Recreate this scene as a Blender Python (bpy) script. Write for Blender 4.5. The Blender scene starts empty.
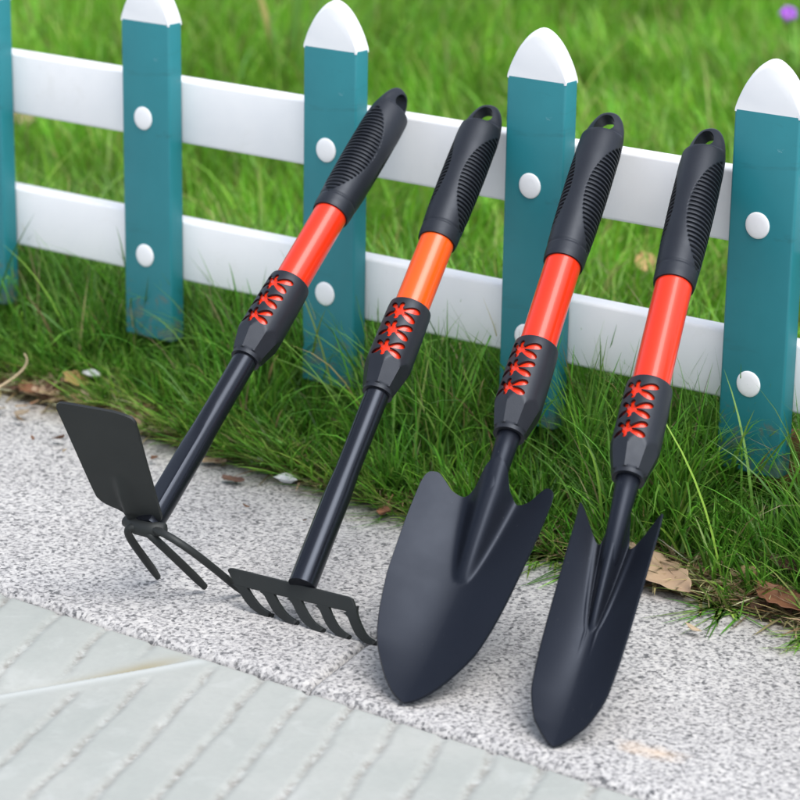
import bpy, bmesh, math, random
import numpy as np
from mathutils import Vector, Matrix

random.seed(7)
rng = np.random.default_rng(11)
S = bpy.context.scene
COL = S.collection
PI = math.pi

# ------------------------------------------------------------------ helpers
def link(o, parent=None):
    COL.objects.link(o)
    if parent is not None:
        o.parent = parent
    return o

def tag(o, label=None, cat=None, group=None, kind=None):
    if label: o['label'] = label
    if cat: o['category'] = cat
    if group: o['group'] = group
    if kind: o['kind'] = kind
    return o

def empty(name, loc=(0, 0, 0)):
    o = bpy.data.objects.new(name, None)
    o.empty_display_size = .03
    o.location = loc
    return link(o)

def mesh_obj(name, verts, faces, mat, parent=None, smooth=True, sharp=None):
    me = bpy.data.meshes.new(name)
    me.from_pydata([tuple(map(float, v)) for v in verts], [], faces)
    if smooth:
        me.polygons.foreach_set('use_smooth', [True] * len(me.polygons))
    me.update()
    if sharp and smooth:
        me.set_sharp_from_angle(angle=math.radians(sharp))
    if mat: me.materials.append(mat)
    return link(bpy.data.objects.new(name, me), parent)

def fast_mesh(name, V, Q, mat, tint=None, smooth=True):
    """big quad meshes straight from numpy"""
    me = bpy.data.meshes.new(name)
    nv, nf = len(V), len(Q)
    me.vertices.add(nv)
    me.vertices.foreach_set('co', np.ascontiguousarray(V, np.float32).ravel())
    me.loops.add(nf * 4)
    me.loops.foreach_set('vertex_index', np.ascontiguousarray(Q, np.int32).ravel())
    me.polygons.add(nf)
    me.polygons.foreach_set('loop_start', np.arange(nf, dtype=np.int32) * 4)
    me.polygons.foreach_set('use_smooth', np.full(nf, smooth, bool))
    me.update(calc_edges=True)
    me.validate()
    if tint is not None:
        a = me.attributes.new('tint', 'FLOAT_COLOR', 'POINT')
        a.data.foreach_set('color', np.ascontiguousarray(tint, np.float32).ravel())
    if mat: me.materials.append(mat)
    return link(bpy.data.objects.new(name, me))

def grid(P, closed_u=False, flip=False):
    """P[nu,nv,3] -> verts, quads"""
    nu, nv = P.shape[:2]
    f = []
    for i in range(nu if closed_u else nu - 1):
        j = (i + 1) % nu
        for k in range(nv - 1):
            q = (i * nv + k, j * nv + k, j * nv + k + 1, i * nv + k + 1)
            f.append(q[::-1] if flip else q)
    return P.reshape(-1, 3), f

def lathe(profile, n=48, rf=None):
    """profile [(r,z)...] closed with end fans when r==0"""
    vs, fs = [], []
    m = len(profile)
    for i in range(n):
        a = 2 * PI * i / n
        for (r, z) in profile:
            rr = rf(a, z, r) if rf else r
            vs.append((rr * math.cos(a), rr * math.sin(a), z))
    for i in range(n):
        j = (i + 1) % n
        for k in range(m - 1):
            fs.append((i * m + k, j * m + k, j * m + k + 1, i * m + k + 1))
    return vs, fs

def tube_path(pts, radii, n=14, cap=True, flat=1.0):
    """sweep an ellipse along a polyline"""
    pts = [Vector(p) for p in pts]
    vs, fs = [], []
    up = None
    for i, p in enumerate(pts):
        t = (pts[min(i + 1, len(pts) - 1)] - pts[max(i - 1, 0)]).normalized()
        if up is None:
            up = t.orthogonal().normalized()
        up = (up - t * up.dot(t)).normalized()
        side = t.cross(up)
        r = radii[i]
        for k in range(n):
            a = 2 * PI * k / n
            vs.append(p + up * (r * math.cos(a)) + side * (r * flat * math.sin(a)))
    for i in range(len(pts) - 1):
        for k in range(n):
            l = (k + 1) % n
            fs.append((i * n + k, i * n + l, (i + 1) * n + l, (i + 1) * n + k))
    if cap:
        fs.append(tuple(range(n))[::-1])
        fs.append(tuple((len(pts) - 1) * n + k for k in range(n)))
    return vs, fs

def bez(p0, p1, p2, p3, n):
    o = []
    for i in range(n + 1):
        t = i / n; u = 1 - t
        o.append(Vector(p0) * u**3 + Vector(p1) * 3 * u * u * t + Vector(p2) * 3 * u * t * t + Vector(p3) * t**3)
    return o

def hermite(xs, ys, x):
    """monotone cubic interpolation"""
    xs = np.array(xs, float); ys = np.array(ys, float)
    h = np.diff(xs); d = np.diff(ys) / h
    m = np.zeros(len(xs)); m[0] = d[0]; m[-1] = d[-1]
    for i in range(1, len(xs) - 1):
        m[i] = 0 if d[i - 1] * d[i] <= 0 else 2 * d[i - 1] * d[i] / (d[i - 1] + d[i])
    x = np.clip(np.asarray(x, float), xs[0], xs[-1])
    i = np.clip(np.searchsorted(xs, x) - 1, 0, len(h) - 1)
    t = (x - xs[i]) / h[i]
    return ((2*t**3-3*t**2+1)*ys[i] + (t**3-2*t**2+t)*h[i]*m[i] + (-2*t**3+3*t**2)*ys[i+1] + (t**3-t**2)*h[i]*m[i+1])

def bake(o):
    """apply modifiers without operators"""
    dg = bpy.context.evaluated_depsgraph_get()
    me = bpy.data.meshes.new_from_object(o.evaluated_get(dg), depsgraph=dg)
    old = o.data
    o.modifiers.clear()
    o.data = me
    me.name = o.name
    bpy.data.meshes.remove(old)

def boolean_cut(o, cutters):
    for c in cutters:
        m = o.modifiers.new('cut', 'BOOLEAN'); m.operation = 'DIFFERENCE'; m.solver = 'EXACT'; m.object = c
    bpy.context.view_layer.update()
    bake(o)
    for c in cutters:
        me = c.data
        bpy.data.objects.remove(c); bpy.data.meshes.remove(me)

def bevel(o, w, seg=3, ang=35):
    m = o.modifiers.new('bevel', 'BEVEL'); m.width = w; m.segments = seg
    m.limit_method = 'ANGLE'; m.angle_limit = math.radians(ang)

def box(name, x0, x1, y0, y1, z0, z1, mat, parent=None, bev=0):
    v = [(x, y, z) for x in (x0, x1) for y in (y0, y1) for z in (z0, z1)]
    f = [(0, 1, 3, 2), (4, 6, 7, 5), (0, 4, 5, 1), (2, 3, 7, 6), (0, 2, 6, 4), (1, 5, 7, 3)]
    o = mesh_obj(name, v, f, mat, parent, smooth=False)
    if bev:
        bevel(o, bev)
        o.data.polygons.foreach_set('use_smooth', [True] * 6)
        bpy.context.view_layer.update(); bake(o)
        o.data.set_sharp_from_angle(angle=math.radians(50))
    return o

# ------------------------------------------------------------------ materials
class NT:
    def __init__(self, name):
        self.m = bpy.data.materials.new(name); self.m.use_nodes = True
        self.n = self.m.node_tree.nodes; self.l = self.m.node_tree.links
        self.b = self.n['Principled BSDF']
    def node(self, t, **kw):
        n = self.n.new(t)
        for k, v in kw.items():
            if k in n.inputs: n.inputs[k].default_value = v
            else: setattr(n, k, v)
        return n
    def link(self, a, b): self.l.new(a, b)
    def set(self, **kw):
        for k, v in kw.items(): self.b.inputs[k.replace('_', ' ')].default_value = v
        return self
    def coord(self): return self.node('ShaderNodeTexCoord').outputs['Object']
    def noise(self, scale, detail=3, rough=.55, vec=None, dist=0):
        n = self.node('ShaderNodeTexNoise'); n.inputs['Scale'].default_value = scale
        n.inputs['Detail'].default_value = detail; n.inputs['Roughness'].default_value = rough
        n.inputs['Distortion'].default_value = dist
        if vec is not None: self.link(vec, n.inputs['Vector'])
        return n.outputs['Fac']
    def ramp(self, fac, stops, interp='LINEAR'):
        r = self.node('ShaderNodeValToRGB'); e = r.color_ramp; e.interpolation = interp
        while len(e.elements) < len(stops): e.elements.new(.5)
        for el, (p, c) in zip(e.elements, stops):
            el.position = p; el.color = (*c, 1) if len(c) == 3 else c
        self.link(fac, r.inputs['Fac']); return r.outputs['Color']
    def mix(self, fac, a, b, blend='MIX'):
        m = self.node('ShaderNodeMix'); m.data_type = 'RGBA'; m.blend_type = blend
        for s, v in ((0, fac), (6, a), (7, b)):
            if hasattr(v, 'default_value'): self.link(v, m.inputs[s])
            else: m.inputs[s].default_value = (*v, 1) if isinstance(v, tuple) and len(v) == 3 else v
        return m.outputs[2]
    def math(self, op, a, b=None, c=None):
        m = self.node('ShaderNodeMath'); m.operation = op
        for i, v in enumerate((a, b, c)):
            if v is None: continue
            if hasattr(v, 'default_value'): self.link(v, m.inputs[i])
            else: m.inputs[i].default_value = v
        return m.outputs[0]
    def bump(self, h, strength=.3, dist=.001, prev=None):
        b = self.node('ShaderNodeBump'); b.inputs['Strength'].default_value = strength
        b.inputs['Distance'].default_value = dist
        self.link(h, b.inputs['Height'])
        if prev is not None: self.link(prev, b.inputs['Normal'])
        self.link(b.outputs['Normal'], self.b.inputs['Normal']); return b.outputs['Normal']
    def base(self, c): self.link(c, self.b.inputs['Base Color'])
    def rough(self, c): self.link(c, self.b.inputs['Roughness'])

def g3(v): return (v, v, v)

def m_teal():
    t = NT('teal_paint'); v = t.coord()
    c = t.ramp(t.noise(9, 4, .6, v), [(.3, (.012, .165, .195)), (.75, (.020, .215, .25))])
    # dull rubbed marks and pale scuffs
    mp = t.node('ShaderNodeMapping'); mp.inputs['Scale'].default_value = (1.2, 1, 3.2); t.link(v, mp.inputs['Vector'])
    sm = t.ramp(t.noise(16, 6, .7, mp.outputs[0], .6), [(.62, g3(0)), (.72, g3(1))])
    c = t.mix(t.math('MULTIPLY', sm, .45), c, (.012, .10, .12))
    sc = t.ramp(t.noise(38, 5, .65, v, 1.2), [(.665, g3(0)), (.70, g3(1))])
    c = t.mix(t.math('MULTIPLY', sc, .55), c, (.25, .42, .45))
    rb = t.node('ShaderNodeMapping'); rb.inputs['Scale'].default_value = (.9, 1, 5.5); t.link(v, rb.inputs['Vector'])
    r2 = t.ramp(t.noise(7, 5, .62, rb.outputs[0], .4), [(.60, g3(0)), (.70, g3(1))])
    c = t.mix(t.math('MULTIPLY', r2, .38), c, (.010, .075, .095))
    xyz = t.node('ShaderNodeSeparateXYZ'); t.link(v, xyz.inputs[0])
    mud = t.math('SUBTRACT', t.noise(75, 5, .68, v, .5), t.math('MULTIPLY', xyz.outputs[2], 3.4))
    mud = t.ramp(mud, [(.44, g3(0)), (.53, g3(1))])
    c = t.mix(t.math('MULTIPLY', mud, .5), c, (.15, .125, .085))
    t.base(c); t.set(Roughness=.42)
    t.rough(t.ramp(t.noise(25, 4, .6, v), [(.3, g3(.34)), (.7, g3(.52))]))
    t.bump(t.noise(60, 3, .5, v), .12, .001)
    return t.m

def m_white():
    t = NT('white_plastic'); v = t.coord()
    c = t.ramp(t.noise(12, 5, .6, v), [(.3, (.76, .775, .79)), (.6, (.82, .825, .83))])
    d = t.ramp(t.noise(70, 5, .7, v, .8), [(.69, g3(0)), (.75, g3(1))])
    c = t.mix(t.math('MULTIPLY', d, .35), c, (.42, .40, .34))
    d2 = t.ramp(t.noise(24, 5, .7, v, .4), [(.58, g3(0)), (.74, g3(1))])
    c = t.mix(t.math('MULTIPLY', d2, .22), c, (.55, .54, .48))
    t.base(c); t.set(Roughness=.38)
    t.bump(t.noise(30, 3, .5, v), .06, .001)
    return t.m

def m_rubber(name, c0, r, ior=1.5):
    t = NT(name); v = t.coord()
    t.base(t.ramp(t.noise(40, 4, .6, v), [(.3, tuple(x * .85 for x in c0)), (.7, tuple(x * 1.15 for x in c0))]))
    t.set(IOR=ior)
    t.rough(t.ramp(t.noise(55, 4, .6, v), [(.3, g3(r - .06)), (.7, g3(r + .08))]))
    t.bump(t.noise(900, 2, .5, v), .10, .0004)
    return t.m

def m_tube(name, c0):
    t = NT(name); v = t.coord()
    t.base(t.ramp(t.noise(20, 2, .5, v), [(.3, tuple(x * .96 for x in c0)), (.7, c0)]))
    t.set(Roughness=.30); t.b.inputs['Coat Weight'].default_value = .42; t.b.inputs['Coat Roughness'].default_value = .05; t.b.inputs['Specular IOR Level'].default_value = .3
    t.bump(t.noise(90, 2, .5, v), .03, .001)
    return t.m

def m_coated(name, c0, r0, r1, dust=.12):
    t = NT(name); v = t.coord()
    c = t.ramp(t.noise(14, 3, .5, v), [(.3, tuple(x * .85 for x in c0)), (.7, tuple(x * 1.15 for x in c0))])
    d = t.ramp(t.noise(420, 2, .6, v), [(.74, g3(0)), (.80, g3(1))])
    c = t.mix(t.math('MULTIPLY', d, dust), c, (.25, .25, .25))
    mp = t.node('ShaderNodeMapping'); mp.inputs['Scale'].default_value = (6, 6, .5); t.link(v, mp.inputs['Vector'])
    sc = t.ramp(t.noise(60, 3, .6, mp.outputs[0], .3), [(.69, g3(0)), (.73, g3(1))])
    pt = t.ramp(t.noise(18, 4, .6, v), [(.50, g3(0)), (.66, g3(1))])
    c = t.mix(t.math('MULTIPLY', t.math('MULTIPLY', sc, pt), dust * 1.3), c, (.20, .20, .20))
    t.base(c)
    t.rough(t.ramp(t.noise(22, 5, .65, v), [(.3, g3(r0)), (.7, g3(r1))]))
    t.bump(t.noise(1100, 2, .5, v), .06, .0003)
    return t.m

def m_granite():
    t = NT('granite'); v = t.coord()
    n1 = t.noise(330, 4, .65, v, .3)
    c = t.ramp(n1, [(.33, g3(.14)), (.42, (.27, .272, .278)), (.5, (.46, .46, .462)), (.64, (.62, .617, .61))])
    vo = t.node('ShaderNodeTexVoronoi'); vo.inputs['Scale'].default_value = 430; t.link(v, vo.inputs['Vector'])
    sep = t.node('ShaderNodeSeparateColor'); t.link(vo.outputs['Color'], sep.inputs[0])
    dk = t.ramp(sep.outputs[0], [(.80, g3(0)), (.86, g3(1))])
    n2 = t.ramp(t.noise(120, 3, .6, v), [(.42, g3(.25)), (.56, g3(1))])
    c = t.mix(t.math('MULTIPLY', t.math('MULTIPLY', dk, n2), .85), c, (.075, .078, .085))
    lt = t.ramp(sep.outputs[1], [(.78, g3(0)), (.85, g3(1))])
    c = t.mix(t.math('MULTIPLY', lt, .6), c, (.68, .675, .66))
    big = t.ramp(t.noise(5, 4, .6, v), [(.3, (.68, .665, .65)), (.7, (.88, .87, .855))])
    c = t.mix(1.0, c, big, 'MULTIPLY')
    # sandy stain, and earthy dirt washing off the verge along the back edge
    xyz = t.node('ShaderNodeSeparateXYZ'); t.link(v, xyz.inputs[0])
    dx = t.math('MULTIPLY', t.math('SUBTRACT', xyz.outputs[0], .272), 17)
    dy = t.math('MULTIPLY', t.math('SUBTRACT', xyz.outputs[1], .052), 38)
    r = t.math('SQRT', t.math('ADD', t.math('MULTIPLY', dx, dx), t.math('MULTIPLY', dy, dy)))
    r = t.math('ADD', r, t.math('MULTIPLY', t.noise(30, 5, .7, v), 1.1))
    st = t.ramp(r, [(.40, g3(1)), (1.25, g3(0))])
    c = t.mix(t.math('MULTIPLY', st, .75), c, (.60, .43, .28))
    e = t.math('ADD', t.math('MULTIPLY_ADD', xyz.outputs[0], .06, t.math('ADD', xyz.outputs[1], .006)), t.math('MULTIPLY', t.math('SUBTRACT', t.noise(14, 4, .65, v), .5), .12))
    e = t.ramp(e, [(.262, g3(0)), (.32, g3(1))])
    c = t.mix(t.math('MULTIPLY', e, .6), c, (.27, .22, .16))
    t.base(c); t.set(Roughness=.8)
    t.bump(t.noise(380, 3, .6, v), .25, .0008, None)
    return t.m

def m_paving():
    t = NT('pale_paving'); v = t.coord()
    c = t.ramp(t.noise(10, 5, .6, v), [(.3, (.295, .316, .295)), (.7, (.355, .367, .344))])
    c = t.mix(t.math('MULTIPLY', t.ramp(t.noise(220, 3, .6, v), [(.4, g3(0)), (.7, g3(1))]), .16), c, (.24, .25, .235))
    a = t.node('ShaderNodeAttribute', attribute_name='tint')
    sp = t.node('ShaderNodeSeparateColor'); t.link(a.outputs['Color'], sp.inputs[0])
    jn = t.math('MULTIPLY', sp.outputs[0], t.ramp(t.noise(60, 4, .7, v), [(.35, g3(.15)), (.62, g3(1))]))
    jc = t.ramp(t.noise(130, 4, .7, v), [(.42, (.12, .095, .075)), (.53, (.27, .25, .225)), (.62, (.45, .455, .435))])
    c = t.mix(t.math('MULTIPLY', jn, .9), c, jc)
    bl = t.ramp(t.noise(28, 5, .65, v, .6), [(.56, g3(0)), (.68, g3(1))])
    c = t.mix(t.math('MULTIPLY', bl, .35), c, (.42, .435, .42))
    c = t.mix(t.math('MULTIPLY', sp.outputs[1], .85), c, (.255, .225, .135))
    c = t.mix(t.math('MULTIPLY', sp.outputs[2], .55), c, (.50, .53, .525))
    t.base(c); t.set(Roughness=.7)
    t.bump(t.noise(160, 4, .6, v), .2, .0012)
    return t.m

def m_soil():
    t = NT('soil'); v = t.coord()
    c = t.ramp(t.noise(60, 6, .7, v), [(.3, (.07, .055, .035)), (.55, (.16, .125, .085)), (.75, (.30, .25, .18))])
    xyz = t.node('ShaderNodeSeparateXYZ'); t.link(v, xyz.inputs[0])
    gm = t.ramp(xyz.outputs[1], [(.325, g3(0)), (.40, g3(1))])
    gc = t.ramp(t.noise(30, 5, .7, v), [(.3, (.018, .045, .008)), (.7, (.04, .10, .014))])
    t.base(t.mix(gm, c, gc)); t.set(Roughness=.95)
    t.bump(t.noise(90, 5, .7, v), .8, .006)
    return t.m

def m_blade(name):
    t = NT(name)
    a = t.node('ShaderNodeAttribute', attribute_name='tint')
    t.base(a.outputs['Color']); t.set(Roughness=.48)
    tr = t.node('ShaderNodeBsdfTranslucent'); t.link(a.outputs['Color'], tr.inputs['Color'])
    mx = t.node('ShaderNodeMixShader'); mx.inputs[0].default_value = .42
    t.link(t.b.outputs[0], mx.inputs[1]); t.link(tr.outputs[0], mx.inputs[2])
    t.link(mx.outputs[0], t.n['Material Output'].inputs['Surface'])
    return t.m

def m_plain(name, c0, c1, rough=.7, scale=120, bump=.2):
    t = NT(name); v = t.coord()
    t.base(t.ramp(t.noise(scale, 5, .65, v), [(.3, c0), (.7, c1)])); t.set(Roughness=rough)
    t.bump(t.noise(scale * 2, 4, .6, v), bump, .001)
    return t.m

TEAL, WHITE = m_teal(), m_white()
RUBBER = m_rubber('grip_rubber', (.0105, .0118, .0155), .46)
SLEEVE = m_rubber('sleeve_plastic', (.0115, .0125, .016), .42)
RED = m_tube('red_orange_enamel', (.70, .028, .004))
ORANGE = m_tube('orange_enamel', (.80, .088, .003))
BLACK_GLOSS = m_coated('gloss_black_enamel', (.008, .009, .012), .17, .27, .04)
BLACK_SATIN = m_coated('satin_black_coat', (.0050, .0062, .0098), .35, .45, .16)
BLACK_MATT = m_coated('matt_black_coat', (.014, .0155, .0152), .50, .60, .10)

def glaze(m, level, tint):
    b = m.node_tree.nodes['Principled BSDF']; b.inputs['Specular IOR Level'].default_value = level; b.inputs['Specular Tint'].default_value = (*tint, 1)
glaze(BLACK_GLOSS, .34, (.70, .80, 1)); glaze(BLACK_SATIN, .30, (.70, .80, 1)); glaze(BLACK_MATT, .42, (.9, .95, .95)); glaze(RUBBER, .42, (.8, .88, 1)); glaze(SLEEVE, .42, (.8, .88, 1))
GRANITE, PAVING, SOIL, BLADE = m_granite(), m_paving(), m_soil(), m_blade('grass_blade')

# ------------------------------------------------------------------ setting: ground
def nonuni(segs):
    out = []
    for a, b, n in segs:
        out += list(np.linspace(a, b, n, endpoint=False))
    out.append(segs[-1][1])
    return np.array(out)

def lump(x, y, f, seed=0):
    r = np.random.default_rng(seed); o = 0
    for k in range(6):
        a = r.uniform(0, 2 * PI); ff = f * r.uniform(.6, 1.7); p = r.uniform(0, 2 * PI)
        o = o + np.sin(ff * (x * math.cos(a) + y * math.sin(a)) + p)
    return o / 6

def back_edge(x):      # the rear edge of the kerb stones, not quite parallel to the front
    return .298 - .060 * (np.clip(x, -3, 3) + .10)
def ground_z(x, y):
    q = y - np.where(np.abs(y) < 1, back_edge(x) - .298, 0)
    return np.interp(q, [-40, .285, .296, .301, .33, .40, 3, 60], [-.16, -.16, -.006, -.001, .007, .016, .03, .06]) + np.where(q > .31, .007 * np.clip((q - .31) / .05, 0, 1) * lump(x, y, 9, 3), 0)
xs = nonuni([(-40, -3, 12), (-3, 3, 150), (3, 40, 12)])
ys = np.concatenate([[-40, -3, -.2, 0.05], np.linspace(.10, .60, 70), np.linspace(.65, 4.2, 56), np.linspace(4.6, 60, 14)])
X, Y = np.meshgrid(xs, ys, indexing='ij')
Z = ground_z(X, Y)
v, f = grid(np.stack([X, Y, Z], -1))
tag(mesh_obj('ground', v, f, SOIL), kind='structure')

# kerb: dressed granite stones, one slanted joint in view, chipped front arris
def kerb():
    vs, fs = [], []
    cuts = [-3.0, -1.97, -.975, .031, 1.03, 2.02, 3.0]
    prof = [(.0, -.15), (.0, -.012), (.0012, -.005), (.004, -.0015), (.008, 0), (.03, 0), (.08, 0), (.15, 0), (.22, 0), (.29, 0), (.298, -.002), (.302, -.15)]
    for a, b in zip(cuts[:-1], cuts[1:]):
        n = max(8, int((b - a) / .004))
        base = len(vs)
        r = np.random.default_rng(int((a + 5) * 100))
        jit = np.convolve(r.normal(0, 1, n + 9), np.ones(6) / 6, 'valid')[:n + 1]
        jit2 = np.convolve(r.normal(0, 1, n + 60), np.ones(40) / 40, 'valid')[:n + 1]
        for i in range(n + 1):
            s = i / n
            e = min(i, n - i)
            dz = -.0025 if e == 0 else 0
            for (y, z) in prof:
                x = a + .0009 + (b - a - .0018) * s
                x += -.20 * (y - .1) * 1.0             # slanted end joints
                yy, zz = y, z
                if y > .25: yy += float(back_edge(x)) - .298 + (0 if y < .301 else -.002) + .004 * jit2[i]
                if y < .02 and z > -.1:
                    yy += .0009 * jit[i] + .003 * jit2[i]
                    zz += -abs(jit[i]) * .0005
                if z > -.1: zz += dz + .0006 * math.sin(7 * x + 3 * y)
                vs.append((x, yy, zz))
        m = len(prof)
        for i in range(n):
            for k in range(m - 1):
                fs.append((base + i * m + k, base + (i + 1) * m + k, base + (i + 1) * m + k + 1, base + i * m + k + 1))
        fs.append(tuple(base + k for k in range(m)))
        fs.append(tuple(base + n * m + k for k in range(m))[::-1])
    o = mesh_obj('kerb', vs, fs, GRANITE, sharp=60)
    tag(o, kind='structure')
kerb()

# pavement: pale slabs with narrow slanted joints
def pavement():
    xs = nonuni([(-40, -1.2, 10), (-1.2, -.5, 90), (-.5, .62, 560), (.62, 1.4, 90), (1.4, 40, 10)])
    ys = nonuni([(-40, -1.0, 8), (-1.0, -.30, 60), (-.30, 0.0005, 165)])
    ys[-1] = .0002
    X, Y = np.meshgrid(xs, ys, indexing='ij')
    near = (np.abs(X) < 1.6) & (Y > -1.1)
    wob = .0025 * lump(X, Y, 60, 5) + .0012 * lump(X, Y, 190, 6)
    u = X + .375 * Y + wob                       # groove coordinate (constant along a groove)
    sp = .0358
    k = np.round((u - .0125) / sp)
    off = .0025 * np.sin(k * 12.9898 + 1.3)
    d = np.abs(u - .0125 - k * sp - off)
    # crease between the two slabs
    cx = -.036 + (Y + .006) * .507
    side = (X - cx)                               # >0 right (raised) slab
    left = side < 0
    k2 = np.round((u + .1168) / .046)
    d2 = np.abs(u + .1168 - k2 * .046 - .004 * np.sin(k2 * 5.1))
    rim = np.abs(side) / 1.12
    broken = .5 + .5 * lump(X, Y, 70, 9) + .25 * lump(X, Y, 260, 10)
    def prof(dd, w): return np.clip(1 - dd / w, 0, 1)
    g = np.where(left, prof(d2, .0042), prof(d, .0044))
    fade = np.where(left, np.clip((-side - .022) / .02, 0, 1), np.clip((side - .016) / .012, 0, 1))
    kerbgap = np.clip(1 + (Y + .0005) / .004, 0, 1)
    g = g * fade
    Z = -.0016 - .0016 * np.sqrt(g) + .0003 * np.exp(-((d - .0045) / .002)**2) * np.where(left, 0, fade) * broken
    Z = Z - .004 * kerbgap**2
    drop = np.clip(-Y / .10, 0, 1) * .014
    s2 = np.clip(.5 - side / .006, 0, 1); s2 = s2 * s2 * (3 - 2 * s2)
    Z = Z - s2 * drop * np.exp(-np.clip(-side, 0, 1) / .055)
    Z = np.where(near, Z + .0006 * lump(X, Y, 30, 8), -.003)
    tint = np.zeros(X.shape + (4,)); tint[..., 3] = 1
    tint[..., 0] = np.where(near, np.clip(np.maximum(g**.7 * (.35 + .65 * broken), kerbgap * .9), 0, 1), 0)
    dirt_shade = np.exp(-((side + .007) / .008)**2) * np.clip(-Y / .03, 0, 1)  # beige dirt and soft shadow beside the crease, both painted into the colour
    tint[..., 1] = np.where(near, np.clip(dirt_shade, 0, 1), 0)
    tint[..., 2] = np.where(near, np.exp(-((side - .0055) / .0055)**2) * np.clip(-Y / .01, 0, 1), 0)  # raised slab's lit edge, painted in as a paler band
    v, _ = grid(np.stack([X, Y, Z], -1)[:2])
    nu, nv = X.shape
    ii, kk = np.meshgrid(np.arange(nu - 1), np.arange(nv - 1), indexing='ij')
    a = (ii * nv + kk).ravel()
    Q = np.stack([a, a + nv, a + nv + 1, a + 1], -1)
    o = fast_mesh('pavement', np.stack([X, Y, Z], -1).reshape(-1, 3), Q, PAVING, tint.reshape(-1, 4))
    tag(o, kind='structure')
pavement()

# ------------------------------------------------------------------ fence
YP, PT = .3762, .016               # picket front, picket thickness
YR, RT = YP + PT + .0005, .018     # rails behind
fence = tag(empty('picket_fence', (-.2297, YR, .0)), 'low teal picket fence with white rails, white rounded tips and white round rivets', 'fence')
def rel(o):
    o.parent = fence
    o.location = -Vector(fence.location)
    return o
def cap_mesh(w, t, hgt):
    n = 28
    pts = []
    for i in range(n + 1):
        a = PI * i / n
        c = math.cos(a)
        h = (1 - abs(c) ** (1 / .62)) ** (1 / 1.62)
        pts.append((w / 2 * c, h * hgt))
    pts = [(-w / 2, -.0015)] + pts[::-1] + [(w / 2, -.0015)]
    m = len(pts)
    sl = [(0, .20), (.0006, .13), (.0022, .065), (.0045, .022), (t / 2, 0), (t - .0045, .022), (t - .0022, .065), (t - .0006, .13), (t, .20)]
    vs, fs = [], []
    for y, a in sl:
        for x, z in pts:
            h = max(0, z) / hgt
            vs.append((x * (1 - a * h * .9), y, z * (1 - a * .8) if z > 0 else z))
    n = len(sl)
    for j in range(n - 1):
        for i in range(m):
            k = (i + 1) % m
            fs.append((j * m + k, j * m + i, (j + 1) * m + i, (j + 1) * m + k))
    fs += [tuple(range(m)), tuple((n - 1) * m + i for i in reversed(range(m)))]
    return vs, fs
W = .0505
def make_picket(x, z0, z1, dy=0.0):
    p = box('picket', -W / 2, W / 2, 0, PT, 0, z1 - z0, TEAL, None, .0020)
    p.location = (x, YP + dy, z0); p.parent = fence
    p.location = Vector((x, YP + dy, z0)) - Vector(fence.location)
    v, f = cap_mesh(W - .0004, PT - .0002, .0362)
    c = mesh_obj('cap', v, f, WHITE, p, sharp=62)
    c.location = (0, .0001, z1 - z0 - .0015)
    for zr in (.2385, .1254):
        pr = [(.0092, 0), (.0094, .0005), (.0091, .0010), (.0084, .0013), (.0050, .0017), (.0001, .0018)]
        v, f = lathe(pr, 36)
        v = [(a, -c2, b) for a, b, c2 in v]
        r = mesh_obj('rivet', v, f, WHITE, p)
        r.location = (-.0025, .0002, zr - z0)
    return p
for i, (x, z0, z1) in enumerate([(-.789, .05, .3178), (-.6026, .055, .3178), (-.4156, .0562, .3178), (-.2297, .0520, .3178), (-.0428, .0580, .3178), (.1442, .0608, .3178), (.331, .058, .3178)]):
    make_picket(x, z0, z1)
for z0, z1 in ((.2190, .2705), (.1052, .1552)):
    rel(box('rail', -1.5, 1.3, YR, YR + RT, z0, z1, WHITE, None, .0028))

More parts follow.
